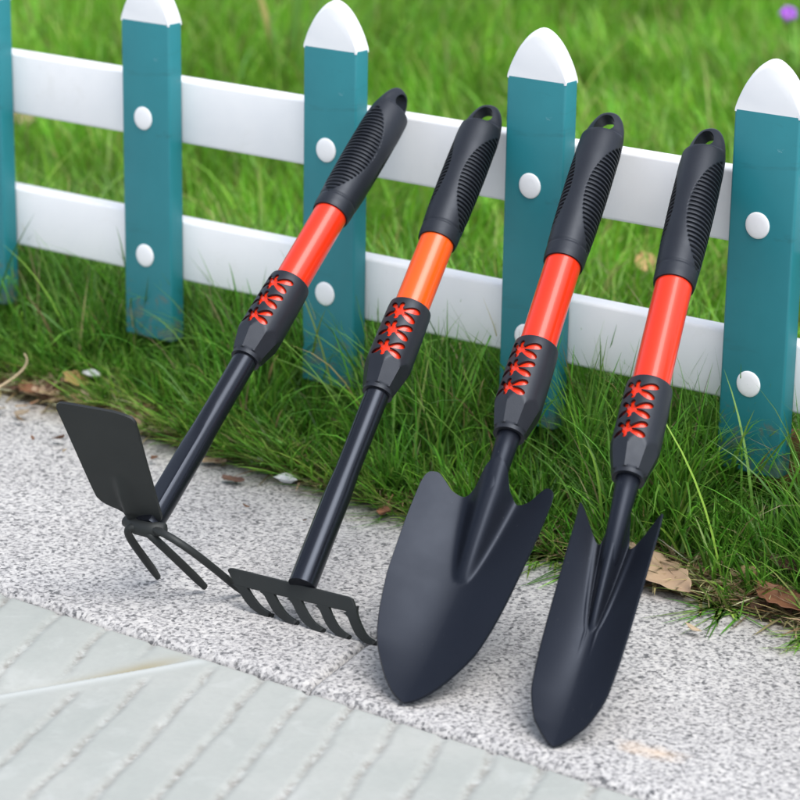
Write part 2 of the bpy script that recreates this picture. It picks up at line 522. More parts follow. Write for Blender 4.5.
# ------------------------------------------------------------------ garden tools
# -- shared handle pieces, local +Z runs up the tool, -Y faces out
def grip_mesh():
    L, nt, nz = .130, 168, 250
    th = np.linspace(0, 2 * PI, nt, endpoint=False)[:, None]
    # z rows: body rows, then the shoulder and the thin hanging loop
    zz = np.concatenate([np.linspace(0, .106, nz), np.linspace(.1066, .1115, 12), np.linspace(.113, .127, 16), .127 + .0055 * np.sin(np.linspace(.15, PI / 2 * .985, 14))])[None, :]
    f = zz / L
    ra = hermite([0, .004, .009, .013, .033, .065, .095, .106, .114, .121, .127, .1305, .1325], [.0137, .0143, .0144, .0146, .0155, .0159, .0157, .0153, .0143, .0123, .0091, .0056, .0010], zz.ravel())[None, :]
    rf = hermite([0, .004, .009, .013, .033, .065, .090, .104, .1072, .1086, .1104, .114, .128, .1325], [.0137, .0143, .0144, .0146, .0155, .0159, .0156, .0150, .0145, .0130, .0084, .0066, .0050, .0010], zz.ravel())[None, :]
    rk = hermite([0, .004, .009, .013, .033, .065, .090, .104, .112, .120, .128, .1325], [.0137, .0143, .0144, .0146, .0155, .0159, .0154, .0140, .0105, .0068, .0044, .0010], zz.ravel())[None, :]
    rb = np.where(np.sin(th) < 0, rf, rk)
    c, s = np.cos(th), np.sin(th)
    # a hair-line step above the bottom collar
    step = -.0005 * np.exp(-((zz - .0115) / .0010)**2)
    # ribbed lens-shaped panels on the two flanks (+X and -X)
    def panel(t0):
        d = np.abs((th - t0 + PI) % (2 * PI) - PI)
        mid, half = .0560, .0450
        q = np.clip(1 - ((zz - mid) / half)**2, 0, 1)
        wid = 1.22 * q ** .75
        return np.clip((wid - d) / .07, 0, 1) * (q > 0)
    m = np.maximum(panel(0), panel(PI))
    m = m * m * (3 - 2 * m)
    ph = (zz - .016) / .0034
    tri = np.abs((ph % 1) - .5) * 2                 # 0..1
    rib = np.clip((tri - .38) / .30, 0, 1)
    rib = rib * rib * (3 - 2 * rib)
    disp = step + m * (-.0001 - .0016 * (1 - rib))
    P = np.stack([(ra + disp) * c, (rb + disp) * s, zz + 0 * th], -1)
    v, fc = grid(P, closed_u=True)
    v = list(map(tuple, v)); n = P.shape[1]
    fc = list(fc)
    fc.append(tuple(i * n for i in range(nt))[::-1])
    fc.append(tuple(i * n + n - 1 for i in range(nt)))
    return v, fc
GRIP_L, SLEEVE_L = .130, .0725

def prism(pts, y0, y1):
    m = len(pts)
    vs = [(x, y0, z) for x, z in pts] + [(x, y1, z) for x, z in pts]
    fs = [tuple(range(m)), tuple(range(2 * m - 1, m - 1, -1))]
    for i in range(m):
        j = (i + 1) % m
        fs.append((j, i, m + i, m + j))
    o = mesh_obj('cutter', vs, fs, None, smooth=False)
    bm = bmesh.new(); bm.from_mesh(o.data); bmesh.ops.recalc_face_normals(bm, faces=bm.faces); bm.to_mesh(o.data); bm.free()
    return o

def build_grip():
    v, f = grip_mesh()
    o = mesh_obj('grip', v, f, RUBBER)
    # hanging eye through the flattened end: rounded triangle
    pts = []
    for i in range(40):
        a = 2 * PI * i / 40
        c, d = math.cos(a), math.sin(a)
        zc = .1190 + .0076 * d
        pts.append((math.copysign(abs(c) ** .8, c) * .0088 * (1 - .34 * (d + 1) / 2), zc))
    boolean_cut(o, [prism(pts, -.04, .04)])
    o.data.polygons.foreach_set('use_smooth', [True] * len(o.data.polygons))
    o.data.set_sharp_from_angle(angle=math.radians(48))
    return o

def splat(cx, cz, s=1.0, rot=0):
    pk = [(20, 1.56, 19), (-23, 1.52, 20), (86, .80, 22), (138, 1.04, 18), (205, 1.10, 19), (265, .74, 22)]
    pts = []
    for i in range(180):
        a = 360 * i / 180
        r = .40
        for (p, h, w) in pk:
            d = (a - p + 180) % 360 - 180
            r = max(r, .40 + (h - .40) * max(0.0, 1 - (abs(d) / w) ** 2.2) ** .6 if abs(d) < w else 0)
        x = r * .0104 * s * math.cos(math.radians(a + rot)); z = r * .0104 * s * math.sin(math.radians(a + rot))
        pts.append((cx + x, cz + z))
    return pts

def build_sleeve():
    L = SLEEVE_L
    zs_out = [0.0, .0010, .0030, .0036] + [.0036 + .0012 * i for i in range(1, 22)] + [.034, .040, .050, .060, .068, .0712, .0722, L]
    def r_out(a, z):
        rc = np.interp(z, [0, .02, .05, .07, .0722, L], [.0202, .0198, .0194, .0189, .0184, .0177])
        if z <= .0031: return .0131
        ro = np.interp(z, [.0031, .0275], [.0139, .0216])
        b = (a % (PI / 4)) - PI / 8
        return min(rc, ro * math.cos(PI / 8) / math.cos(b) * 1.04)
    n = 96
    prof = [('o', z) for z in zs_out] + [('i', L), ('i', .0226), ('s', .0210), ('s', 0.0)]
    vs, fs = [], []
    m = len(prof)
    for i in range(n):
        a = 2 * PI * i / n
        for k, z in prof:
            r = .81 * (r_out(a, z) if k == 'o' else (.0172 if k == 'i' else .0098))
            vs.append((r * math.cos(a), r * math.sin(a), z))
    for i in range(n):
        j = (i + 1) % n
        for k in range(m):
            l = (k + 1) % m
            fs.append((i * m + k, j * m + k, j * m + l, i * m + l))
    o = mesh_obj('sleeve', vs, fs, SLEEVE)
    cut = [prism(splat(-.0030, L - .0122 - .0156 * k, .89 - .02 * k, 3 * (k - 1)), -.04, -.002) for k in range(3)]
    boolean_cut(o, cut)
    o.data.polygons.foreach_set('use_smooth', [True] * len(o.data.polygons))
    o.data.set_sharp_from_angle(angle=math.radians(40))
    return o

proto_grip, proto_sleeve = build_grip(), build_sleeve()
first = {'grip': True, 'sleeve': True}
def use(proto, key):
    if first[key]:
        first[key] = False
        return proto
    return link(proto.copy())

def handle(root, z_sleeve, tube_len, grip_rot, spot_rot, mat, gscale=1.0):
    """orange tube, sleeve and grip on a tool whose local +Z is the handle"""
    s = use(proto_sleeve, 'sleeve'); s.parent = root
    s.location = (0, 0, z_sleeve); s.rotation_euler = (0, 0, math.radians(spot_rot))
    z0 = z_sleeve + .0215; z1 = z_sleeve + SLEEVE_L + tube_len + .012
    v, f = lathe([(.0001, z_sleeve + SLEEVE_L - .0045), (.0124, z_sleeve + SLEEVE_L - .0045), (.0124, z1), (.0001, z1)], 64)
    mesh_obj('tube', v, f, mat, root, sharp=40)
    v, f = lathe([(.0001, z0), (.0136, z0), (.0136, z_sleeve + SLEEVE_L - .005), (.0001, z_sleeve + SLEEVE_L - .005)], 64)
    mesh_obj('inner_sleeve', v, f, RED, root, sharp=40)
    g = use(proto_grip, 'grip'); g.parent = root
    g.location = (0, 0, z_sleeve + SLEEVE_L + tube_len); g.rotation_euler = (0, 0, math.radians(grip_rot))
    g.scale = (1, 1, gscale)

def tool_root(name, base, x, y, z):
    o = empty(name)
    o.matrix_world = Matrix(((x[0], y[0], z[0], base[0]), (x[1], y[1], z[1], base[1]), (x[2], y[2], z[2], base[2]), (0, 0, 0, 1)))
    return o

def thin(v, k=.775): return [(q[0] * k, q[1] * k, q[2]) for q in v]
# -- trowels ---------------------------------------------------------------
def trowel_blade(root, wz, top, D, ridge, rot, channel=0.0, XS=.775, tip=(0, 0), wide=0.0):
    nu, nv = 121, 110
    U = np.linspace(-1, 1, nu)[:, None]; V = np.linspace(0, 1, nv)[None, :]
    V = V ** 1.25
    wmax = wz[1][-1]
    ztop = hermite(*top, np.abs(U.ravel()) * wmax)[:, None]
    z = V * ztop
    w = hermite(*wz, z.ravel()).reshape(z.shape)
    x = U * w
    vv = z / wz[0][-1]
    XSL = XS * (1 + wide * np.clip(vv / .5, 0, 1))
    d = D * (1 - np.exp(-(vv / .24) ** 1.15)) * (1 - .12 * vv)
    y = d * (1 - np.abs(U) ** 1.7)
    k = np.clip((vv - ridge[0]) / (1.0 - ridge[0]), 0, 1.15)
    sig = ridge[2] * (.25 + .75 * np.clip(k, 0, 1) ** .7)
    h = (d + ridge[1]) * np.clip(k, 0, 1) ** .72
    y = y - h * np.exp(-(np.abs(x) / sig) ** 2.6)
    if channel:
        kc = np.clip((vv - ridge[0] + .12) / .2, 0, 1)
        y = y - channel * kc * (np.exp(-((np.abs(x) - sig * 2.05) / (sig * .42)) ** 2))
    # the blade is welded on slightly askew: its tip sits left of the handle's axis
    k = np.clip(1 - z / .160, 0, 1); ra_ = math.radians(rot)
    P = np.stack([np.where(x < 0, x * XSL, x * XS) + tip[0] * k * math.cos(ra_), y * .78 - tip[0] * k * math.sin(ra_), z + tip[1] * k], -1)
    v, f = grid(P)
    o = mesh_obj('blade', v, f, BLACK_SATIN, root)
    o.rotation_euler = (0, 0, math.radians(rot))
    m = o.modifiers.new('thick', 'SOLIDIFY'); m.thickness = .0016; m.offset = 0
    bpy.context.view_layer.update(); bake(o)
    o.data.polygons.foreach_set('use_smooth', [True] * len(o.data.polygons))
    o.data.set_sharp_from_angle(angle=math.radians(50))
    return o

t3 = tool_root('garden_trowel', (.1249, .0205, .0022), (.8461, .4654, -.2598), (-.48, .4533, -.7511), (-.2318, .7603, .6069))
tag(t3, 'wide bladed black garden trowel with rounded shoulders and a red and black handle', 'trowel', 'trowels leaning on the picket fence')
trowel_blade(t3, ([0, .003, .010, .022, .044, .07, .1, .14, .178], [.0008, .0075, .0165, .0265, .0385, .0440, .0470, .0492, .0495]),
             ([0, .007, .013, .021, .029, .036, .0415, .0460, .0485, .0495], [.182, .176, .163, .1575, .1595, .1655, .1690, .1675, .1635, .157]), .021, (.54, .0082, .0148), -17, XS=.82, tip=(-.0116, -.0034), wide=.17)
v, f = tube_path([(0, .0165, .125), (0, .0085, .146), (0, .0028, .164), (0, .0004, .178), (0, 0, .190), (0, 0, .222)], [.0048, .0078, .0088, .0089, .0095, .0108], 40)
mesh_obj('shaft', thin(v), f, BLACK_SATIN, t3)
handle(t3, .2026, .0716, -25, -32, RED, 1.05)

t4 = tool_root('transplanting_trowel', (.2264, .0222, .0021), (.8722, .4563, -.1762), (-.4073, .4778, -.7783), (-.271, .7506, .6026))
tag(t4, 'narrow deep bladed black trowel with pointed shoulders and a red and black handle', 'trowel', 'trowels leaning on the picket fence')
trowel_blade(t4, ([0, .003, .010, .018, .041, .081, .12, .178], [.0008, .0060, .0140, .0212, .0298, .0325, .0332, .0338]),
             ([0, .006, .0095, .0135, .020, .033, .0338], [.178, .172, .156, .1485, .1545, .1705, .1710]), .021, (.50, .0080, .0085), -10, channel=.0013, tip=(-.0068, -.0017))
v, f = tube_path([(0, .0165, .118), (0, .0085, .138), (0, .0028, .156), (0, .0004, .168), (0, 0, .180), (0, 0, .212)], [.0042, .0072, .0080, .0083, .0092, .0112], 40)
mesh_obj('shaft', thin(v), f, BLACK_SATIN, t4)
handle(t4, .1926, .0840, -32, -22, RED, 1.055)

# -- hoe and cultivator ------------------------------------------------------
t1 = tool_root('hoe_cultivator', (-.123, .0497, .055), (.7547, .4406, -.4861), (-.6461, .3709, -.667), (-.1136, .8175, .5646))
tag(t1, 'two sided hand hoe with a flat black blade and three curved tines', 'hoe')
def hoe_blade():
    b = Vector((-.6362, -.7439, .2044)); w = Vector((.76, -.65, 0)); n = w.cross(b).normalized()
    out = [(-.0005, -.0105), (.004, -.0130), (.0075, -.0200), (.0090, -.0270), (.0125, -.0345), (.0165, -.0378), (.025, -.0388),
           (.060, -.0410), (.0905, -.0430), (.0945, -.0415), (.0955, -.038), (.0945, 0), (.0915, .0148), (.0903, .0178), (.087, .0194), (.05, .0158), (.012, .0124), (.006, .0120), (.0025, .0095), (.000, .004), (-.001, -.003)]
    # resample on a grid: rows along s, left/right limits
    m = len(out)
    pk = max(range(m), key=lambda i: out[i][0])
    L = out[:pk + 1]; R = out[pk:] + [(-.001, -.003), (-.0005, -.0105)]
    R = [(s, t) for s, t in out[pk:]][::-1]
    nu, nv = 46, 60
    S_ = np.linspace(0.0002, .0953, nv)
    lt = np.interp(S_, [p[0] for p in L], [p[1] for p in L])
    rs = sorted(R); rt = np.interp(S_, [p[0] for p in rs], [p[1] for p in rs])
    P = np.zeros((nu, nv, 3))
    for i in range(nu):
        for k in range(nv):
            u = i / (nu - 1); s = S_[k]; t = lt[k] * (1 - u) + rt[k] * u
            # pressed stiffening rib running up from the neck
            tc = -.0125 + .02 * (s - .0)
            h = .0045 * math.exp(-((t - tc) / .0042) ** 2) * max(0, min(1, (.040 - s) / .018))
            P[i, k] = b * s + w * t + n * (h + .0 * t)
    v, f = grid(P)
    o = mesh_obj('hoe_blade', v, f, BLACK_MATT, t1)
    md = o.modifiers.new('thick', 'SOLIDIFY'); md.thickness = .0022; md.offset = 0
    bpy.context.view_layer.update(); bake(o)
    o.data.polygons.foreach_set('use_smooth', [True] * len(o.data.polygons)); o.data.set_sharp_from_angle(angle=math.radians(50))
hoe_blade()
# forged socket under the blade that the tines and the shaft are welded to
v, f = tube_path([(-.014, .012, -.002), (-.006, .004, -.0055), (.003, -.004, -.0065), (.011, -.010, -.004)], [.0040, .0056, .0058, .0042], 16)
mesh_obj('socket', v, f, BLACK_MATT, t1)
for p in (bez((-.004, .002, -.006), (-.0195, .001, -.014), (-.004, .017, -.010), (.0236, .0544, -.0057), 14),
          bez((.000, .000, -.007), (.0045, -.0125, -.0145), (.020, .003, -.010), (.0542, .0327, -.0051), 14),
          bez((.004, -.006, -.006), (.022, -.0335, -.0175), (.040, -.0140, -.0105), (.0765, .0223, .0008), 14)):
    rr = [.0030] * 12 + [.0030, .0029, .0023]
    v, f = tube_path(p, rr[:len(p)], 10, flat=.86)
    mesh_obj('tine', v, f, BLACK_MATT, t1, sharp=50)
v, f = tube_path([(0, .0, -.004), (0, 0, .02), (0, 0, .066), (0, 0, .082), (0, 0, .10), (0, 0, .160)], [.0122, .0124, .0122, .0113, .0112, .0112], 48)
for i, q in enumerate(v):                      # flattened lower half
    if q[2] < .085:
        k = 1 - max(0, (q[2] - .066) / .019)
        fx, fy = -.80, -.60
        d_ = q[0] * fx + q[1] * fy
        if d_ > .0090: q[0] -= fx * (d_ - .0090) * k; q[1] -= fy * (d_ - .0090) * k
mesh_obj('shaft', thin(v), f, BLACK_GLOSS, t1, sharp=30)
handle(t1, .1450, .0685, 44, -36, RED, .975)

# -- rake --------------------------------------------------------------------
t2 = tool_root('hand_rake', (-.0176, .0807, .028), (.8117, .4771, -.3369), (-.5565, .4568, -.694), (-.1773, .7508, .6363))
tag(t2, 'short black hand rake with five curved teeth and an orange and black handle', 'rake')
M2 = t2.matrix_world.inverted()
def loc2(p): return M2 @ Vector(p)
wv = Vector((.9978, .0657, 0)); B2 = Vector((-.0176, .0807, .028))
tip = [Vector((-.0385, .0755, .0015)), Vector((-.0175, .0758, .0015)), Vector((.0040, .0765, .0015)), Vector((.0240, .0780, .0015)), Vector((.0440, .0800, .0015))]
tdir = (Vector((.0054, .076, .003)) - B2); tdir -= wv * tdir.dot(wv); tdir.normalize()
nrm = tdir.cross(wv).normalized()
if nrm.z < 0: nrm = -nrm
def onbar(w, t, up=0): return B2 + wv * w + tdir * t + nrm * up
bar = [(-.0600, .0040), (-.0585, .0022), (-.056, .0018), (.036, .0012), (.0395, .0018), (.0415, .0045), (.0445, .0105), (.040, .0108), (-.046, .0125), (-.0525, .0122)]
vs = [loc2(onbar(a, b, h)) for h in (.0013, -.0013) for a, b in bar]
m = len(bar)
fs = [tuple(range(m)), tuple(range(2 * m - 1, m - 1, -1))] + [((i + 1) % m, i, m + i, m + (i + 1) % m) for i in range(m)]
o = mesh_obj('rake_bar', vs, fs, BLACK_MATT, t2, smooth=False)
bm = bmesh.new(); bm.from_mesh(o.data); bmesh.ops.recalc_face_normals(bm, faces=bm.faces); bm.to_mesh(o.data); bm.free()
bevel(o, .0006, 2, 30); bpy.context.view_layer.update(); bake(o)
for i, tp in enumerate(tip):
    w0 = -.0480 + .0222 * i
    a = onbar(w0 - .0015, .0090); d = onbar(w0 + .0035, .0155)
    p = bez(a, d, tp + Vector((-.0145, -.001, -.0010)), tp, 14)
    # flat strip 6 mm wide, tapering to the tip, 2.4 mm thick
    vs, fs = [], []
    n = len(p)
    for k, c in enumerate(p):
        s = k / (n - 1)
        tg = (p[min(k + 1, n - 1)] - p[max(k - 1, 0)]).normalized()
        wd = (wv - tg * wv.dot(tg)).normalized()
        nn = wd.cross(tg).normalized()
        # width direction stays in the plane of the bar, thickness follows the bend
        hw = .0037 * (1 - .15 * s) * (1 - .55 * max(0, (s - .55) / .45)) + (.0024 * (1 - s / .2) ** 2 if s < .2 else 0); ht = .00125
        for q in ((-hw, -ht), (hw, -ht), (hw, ht), (-hw, ht)):
            vs.append(loc2(c + wd * q[0] + nn * q[1]))
    for k in range(n - 1):
        for q in range(4):
            r = (q + 1) % 4
            fs.append((k * 4 + q, k * 4 + r, (k + 1) * 4 + r, (k + 1) * 4 + q))
    fs += [(0, 1, 2, 3), tuple((n - 1) * 4 + q for q in (3, 2, 1, 0))]
    o = mesh_obj('tine', vs, fs, BLACK_MATT, t2, sharp=40)
    bm = bmesh.new(); bm.from_mesh(o.data); bmesh.ops.recalc_face_normals(bm, faces=bm.faces); bm.to_mesh(o.data); bm.free()
v, f = tube_path([(0, 0, -.002), (0, 0, .02), (0, 0, .070), (0, 0, .088), (0, 0, .11), (0, 0, .170)], [.0122, .0122, .0120, .0108, .0108, .0110], 48)
mesh_obj('shaft', thin(v), f, BLACK_GLOSS, t2, sharp=40)
handle(t2, .1518, .0590, -28, -16, ORANGE, .96)

# ------------------------------------------------------------------ grass
CAM = Vector((1.0, -1.2, .666))
CR = np.array([[.8027, .5961, .0157], [-.1901, .2308, .9542], [-.5652, .769, -.2986]])   # right, up, forward
def in_view(x, y, z, margin):
    d = np.stack([x - CAM.x, y - CAM.y, z - CAM.z], -1)
    c = d @ CR.T
    u = c[:, 0] / c[:, 2] / .1495; v_ = c[:, 1] / c[:, 2] / .1495
    return (np.abs(u) < 1 + margin) & (np.abs(v_) < 1 + margin) & (c[:, 2] > 0)

def blades(x, y, length, width, az, lean, curl, tint, seg=4, zoff=-.004, side_twist=.6):
    n = len(x)
    z = ground_z(x, y) + zoff
    s = np.linspace(0, 1, seg + 1)
    ang = lean[:, None] + curl[:, None] * s[None, :] ** 1.4        # angle from vertical
    ds = (length / seg)[:, None]
    mid = (ang[:, :-1] + ang[:, 1:]) / 2
    h = np.concatenate([np.zeros((n, 1)), np.cumsum(np.sin(mid) * ds, 1)], 1)
    up = np.concatenate([np.zeros((n, 1)), np.cumsum(np.cos(mid) * ds, 1)], 1)
    cx, sy = np.cos(az)[:, None], np.sin(az)[:, None]
    px = x[:, None] + h * cx; py = y[:, None] + h * sy; pz = z[:, None] + up
    pz = np.maximum(pz, np.where(py < back_edge(px) + .004, .002, -.01))
    tw = az + PI / 2 + rng.normal(0, side_twist, n)
    wx, wy = np.cos(tw)[:, None], np.sin(tw)[:, None]
    prof = np.interp(s, [0, .15, .5, .8, 1], [.75, 1, .9, .55, .06])[None, :]
    hw = (width / 2)[:, None] * prof
    A = np.stack([px - wx * hw, py - wy * hw, pz], -1)
    Bv = np.stack([px + wx * hw, py + wy * hw, pz], -1)
    V = np.stack([A, Bv], 2).reshape(n, (seg + 1) * 2, 3)
    base = (np.arange(n) * (seg + 1) * 2)[:, None]
    k = np.arange(seg) * 2
    Q = np.stack([base + k, base + k + 1, base + k + 3, base + k + 2], -1)
    T = np.repeat(tint[:, None, :], (seg + 1) * 2, 1)
    return V.reshape(-1, 3), Q.reshape(-1, 4), T.reshape(-1, 4)

def tints(n, base, spread, patch=None):
    base = np.array(base)
    w = rng.random(n)
    i = np.minimum((w * len(base)).astype(int), len(base) - 1)
    c = base[i] * np.exp(rng.normal(0, spread, (n, 1)))
    c = c * (1 + rng.normal(0, .08, (n, 3)))
    if patch is not None: c = c * patch[:, None]
    return np.concatenate([np.clip(c, .002, .8), np.ones((n, 1))], 1)

def merge(parts):
    off = 0; V, Q, T = [], [], []
    for v, q, t in parts:
        V.append(v); Q.append(q + off); T.append(t); off += len(v)
    return np.concatenate(V), np.concatenate(Q), np.concatenate(T)

GREENS = [(.092, .25, .026), (.12, .31, .030), (.155, .36, .042), (.072, .20, .024), (.20, .385, .06)]
STRAW = [(.40, .34, .17), (.30, .24, .12), (.48, .43, .24), (.20, .15, .08)]

def edge_y(x):      # where the verge grass starts, creeping over the kerb to the right
    return back_edge(x) + np.interp(x, [-.9, -.45, -.25, -.05, .12, .3, .6], [.022, .020, .013, .004, .000, -.001, .000])

def clear(x, y):       # nothing grows straight through the leaves lying on the edge
    k = np.ones(len(x), bool)
    for cx, cy, rx, ry in ((.129, .280, .048, .030), (.226, .284, .030, .018), (.183, .308, .013, .020), (-.4617, .335, .030, .020), (.167, .410, .030, .030), (-.485, .331, .050, .017), (-.37, .333, .035, .010), (-.40, .328, .016, .012)):
        k &= ((x - cx) / rx) ** 2 + ((y - cy) / ry) ** 2 > 1
    return k

def verge():
    parts = []
    n = 50000
    x = rng.uniform(-1.5, .95, n); y = edge_y(x) + rng.beta(1.15, 1.3, n) * .28
    # tufts
    cxs = rng.uniform(-1.5, .95, 900); cys = edge_y(cxs) + rng.beta(1, 1.4, 900) * .26
    pick = rng.integers(0, 900, n); tuft = rng.random(n) < .62
    x = np.where(tuft, cxs[pick] + rng.normal(0, .007, n), x); y = np.where(tuft, cys[pick] + rng.normal(0, .006, n), y)
    y = np.maximum(y, edge_y(x) + rng.uniform(-.004, .006, n))
    k = in_view(x, y, np.zeros(n) + .03, .75) & clear(x, y); x, y, pick, tuft = x[k], y[k], pick[k], tuft[k]; n = len(x)
    az_t = rng.normal(-PI / 2 + .25, 1.35, 900)
    az = np.where(tuft, az_t[pick] + rng.normal(0, .8, n), rng.uniform(0, 2 * PI, n))
    front = np.clip((y - edge_y(x)) / .06, 0, 1)
    ln = (.035 + .060 * front) * np.exp(rng.normal(0, .30, n)) * np.where(x < -.3, .88, 1.05)
    # shorter where the feet of the pickets press the turf down
    xx = x - .7 * (.376 - y)
    px_ = np.min(np.abs(xx[:, None] - np.array([-.789, -.6026, -.4156, -.2297, -.0428, .1442, .331])[None, :]), 1)
    ln = np.minimum(ln, .145) * .94
    ln = np.where((px_ < .045) & (y > .29) & (y < .388), np.minimum(ln * .75, rng.uniform(.038, .064, n)), ln)
    parts.append(blades(x, y, ln, rng.uniform(.0011, .0026, n), az, np.abs(rng.normal(.22, .22, n)), np.abs(rng.normal(.75, .5, n)), tints(n, GREENS * 10 + STRAW[:2], .30), 6))
    # flat low blades and runners lying over the edge
    n = 8200
    x = np.where(rng.random(n) < .4, rng.uniform(-1, -.2, n), rng.uniform(-1, .7, n)); y = edge_y(x) - .010 + rng.exponential(.017, n)
    k = in_view(x, y, np.zeros(n), .30) & clear(x, y); x, y = x[k], y[k]; n = len(x)
    parts.append(blades(x, y, rng.uniform(.025, .07, n), rng.uniform(.0012, .0024, n), rng.normal(-PI / 2, .95, n), rng.uniform(.45, 1.1, n), rng.uniform(.2, .7, n), tints(n, GREENS + [(.26, .36, .08), (.22, .38, .06)], .3), 5))
    # long arching blades
    n = 260
    x = rng.uniform(-1, .7, n); y = edge_y(x) + rng.uniform(.02, .14, n)
    parts.append(blades(x, y, rng.uniform(.11, .17, n), rng.uniform(.0016, .0028, n), rng.uniform(0, 2 * PI, n), rng.uniform(.1, .6, n), rng.uniform(.4, 1.3, n), tints(n, GREENS + [(.17, .33, .05)], .22), 8))
    V, Q, T = merge(parts)
    tag(fast_mesh('verge_grass', V, Q, BLADE, T), 'long shaggy green grass growing under and in front of the picket fence', 'grass', kind='stuff')
    # dead straw and thatch at the feet of the grass
    parts = []
    n = 9000
    x = rng.uniform(-1, .7, n); y = back_edge(x) - .004 + rng.gamma(2.0, .012, n)
    k = in_view(x, y, np.zeros(n), .30); x, y = x[k], y[k]; n = len(x)
    parts.append(blades(x, y, rng.uniform(.008, .045, n), rng.uniform(.0009, .0026, n), rng.uniform(0, 2 * PI, n), rng.uniform(1.1, 1.55, n), rng.uniform(-.2, .5, n), tints(n, STRAW, .35), 4, zoff=.003))
    V, Q, T = merge(parts)
    tag(fast_mesh('straw_litter', V, Q, BLADE, T), 'dead straw and thatch lying along the back edge of the granite kerb', 'straw', kind='stuff')
verge()

def leaf_litter():
    n = 900
    x = np.where(rng.random(n) < .35, rng.uniform(-.56, -.32, n), rng.uniform(-.95, .6, n))
    y = back_edge(x) + .002 + rng.gamma(1.6, .010, n)
    k = in_view(x, y, np.zeros(n), .3) & (rng.random(n) < np.where(x < -.22, 1, .45)); x, y = x[k], y[k]
    far = rng.random(len(x)) < .07
    y = np.where(far, y - rng.uniform(.0, .10, len(x)), y)
    V, F, T = [], [], []
    cols = np.array([(.22, .11, .06), (.32, .19, .11), (.44, .32, .20), (.15, .08, .05), (.50, .40, .28)])
    for i in range(len(x)):
        r = rng.uniform(.0022, .0085 if x[i] > -.25 else .0115) * (.55 if far[i] else 1); a0 = rng.uniform(0, 6.3)
        z = float(ground_z(x[i:i + 1], y[i:i + 1])[0]) if y[i] > back_edge(x[i]) + .004 else 0.0
        tilt = rng.normal(0, .35, 2); b = len(V); m = 7
        c = cols[rng.integers(5)] * np.exp(rng.normal(0, .25))
        for lay in (0, 1):
            for k in range(m):
                a = a0 + 6.283 * k / m; rr = r * rng.uniform(.65, 1.15)
                dx, dy = rr * math.cos(a) * 1.3, rr * math.sin(a) * .75
                V.append((x[i] + dx, y[i] + dy, z + .0055 + tilt[0] * dx + tilt[1] * dy + .25 * abs(dx) - .0007 * lay)); T.append((*c, 1))
        F.append(tuple(b + k for k in range(m))); F.append(tuple(b + m + k for k in reversed(range(m))))
        for k in range(m):
            l = (k + 1) % m
            F.append((b + l, b + k, b + m + k, b + m + l))
    o = mesh_obj('leaf_litter', V, F, BLADE, smooth=False)
    a = o.data.attributes.new('tint', 'FLOAT_COLOR', 'POINT'); a.data.foreach_set('color', np.array(T, np.float32).ravel())
    tag(o, 'brown crumbs of dead leaves scattered along the edge of the grass', 'leaf litter', kind='stuff')
leaf_litter()

def lawn():
    parts = []
    n = 330000
    x = rng.uniform(-3.6, 1.5, n); y = .46 + 3.4 * rng.random(n) ** 1.25
    k = in_view(x, y, np.full(n, .05), .45); x, y = x[k], y[k]; n = len(x)
    patch = np.exp(.34 * lump(x, y, 6, 21) + .42 * lump(x, y, 17, 22) + .34 * lump(x, y, 45, 23))
    tall = np.exp(.42 * lump(x, y, 8, 24) + .25 * lump(x, y, 30, 25))
    far = np.clip((y - .5) / 2, 0, 1)
    ln = (.052 + .012 * far) * tall * np.exp(rng.normal(0, .28, n))
    az = 2.2 * lump(x, y, 7, 26) + rng.normal(-1.2, 1.2, n)
    parts.append(blades(x, y, np.minimum(ln, .13), rng.uniform(.0016, .0030, n) * (1 + far), az, np.abs(rng.normal(.25, .22, n)), np.abs(rng.normal(.7, .4, n)), tints(n, [(.165, .385, .028), (.195, .425, .034), (.225, .455, .045), (.135, .335, .028), (.165, .385, .028), (.195, .425, .034), (.14, .33, .03), (.30, .33, .10)], .2, patch), 3))
    n = 2500
    x = rng.uniform(-3.2, 1, n); y = rng.uniform(.46, 3.4, n)
    parts.append(blades(x, y, rng.uniform(.09, .15, n), rng.uniform(.002, .0035, n), rng.uniform(0, 2 * PI, n), rng.uniform(.2, .6, n), rng.uniform(.4, 1.2, n), tints(n, [(.21, .40, .045), (.25, .42, .07)], .15), 6))
    V, Q, T = merge(parts)
    print('lawn blades', len(Q))
    tag(fast_mesh('lawn_grass', V, Q, BLADE, T), 'bright green lawn grass spreading behind the picket fence', 'grass', kind='stuff')
lawn()

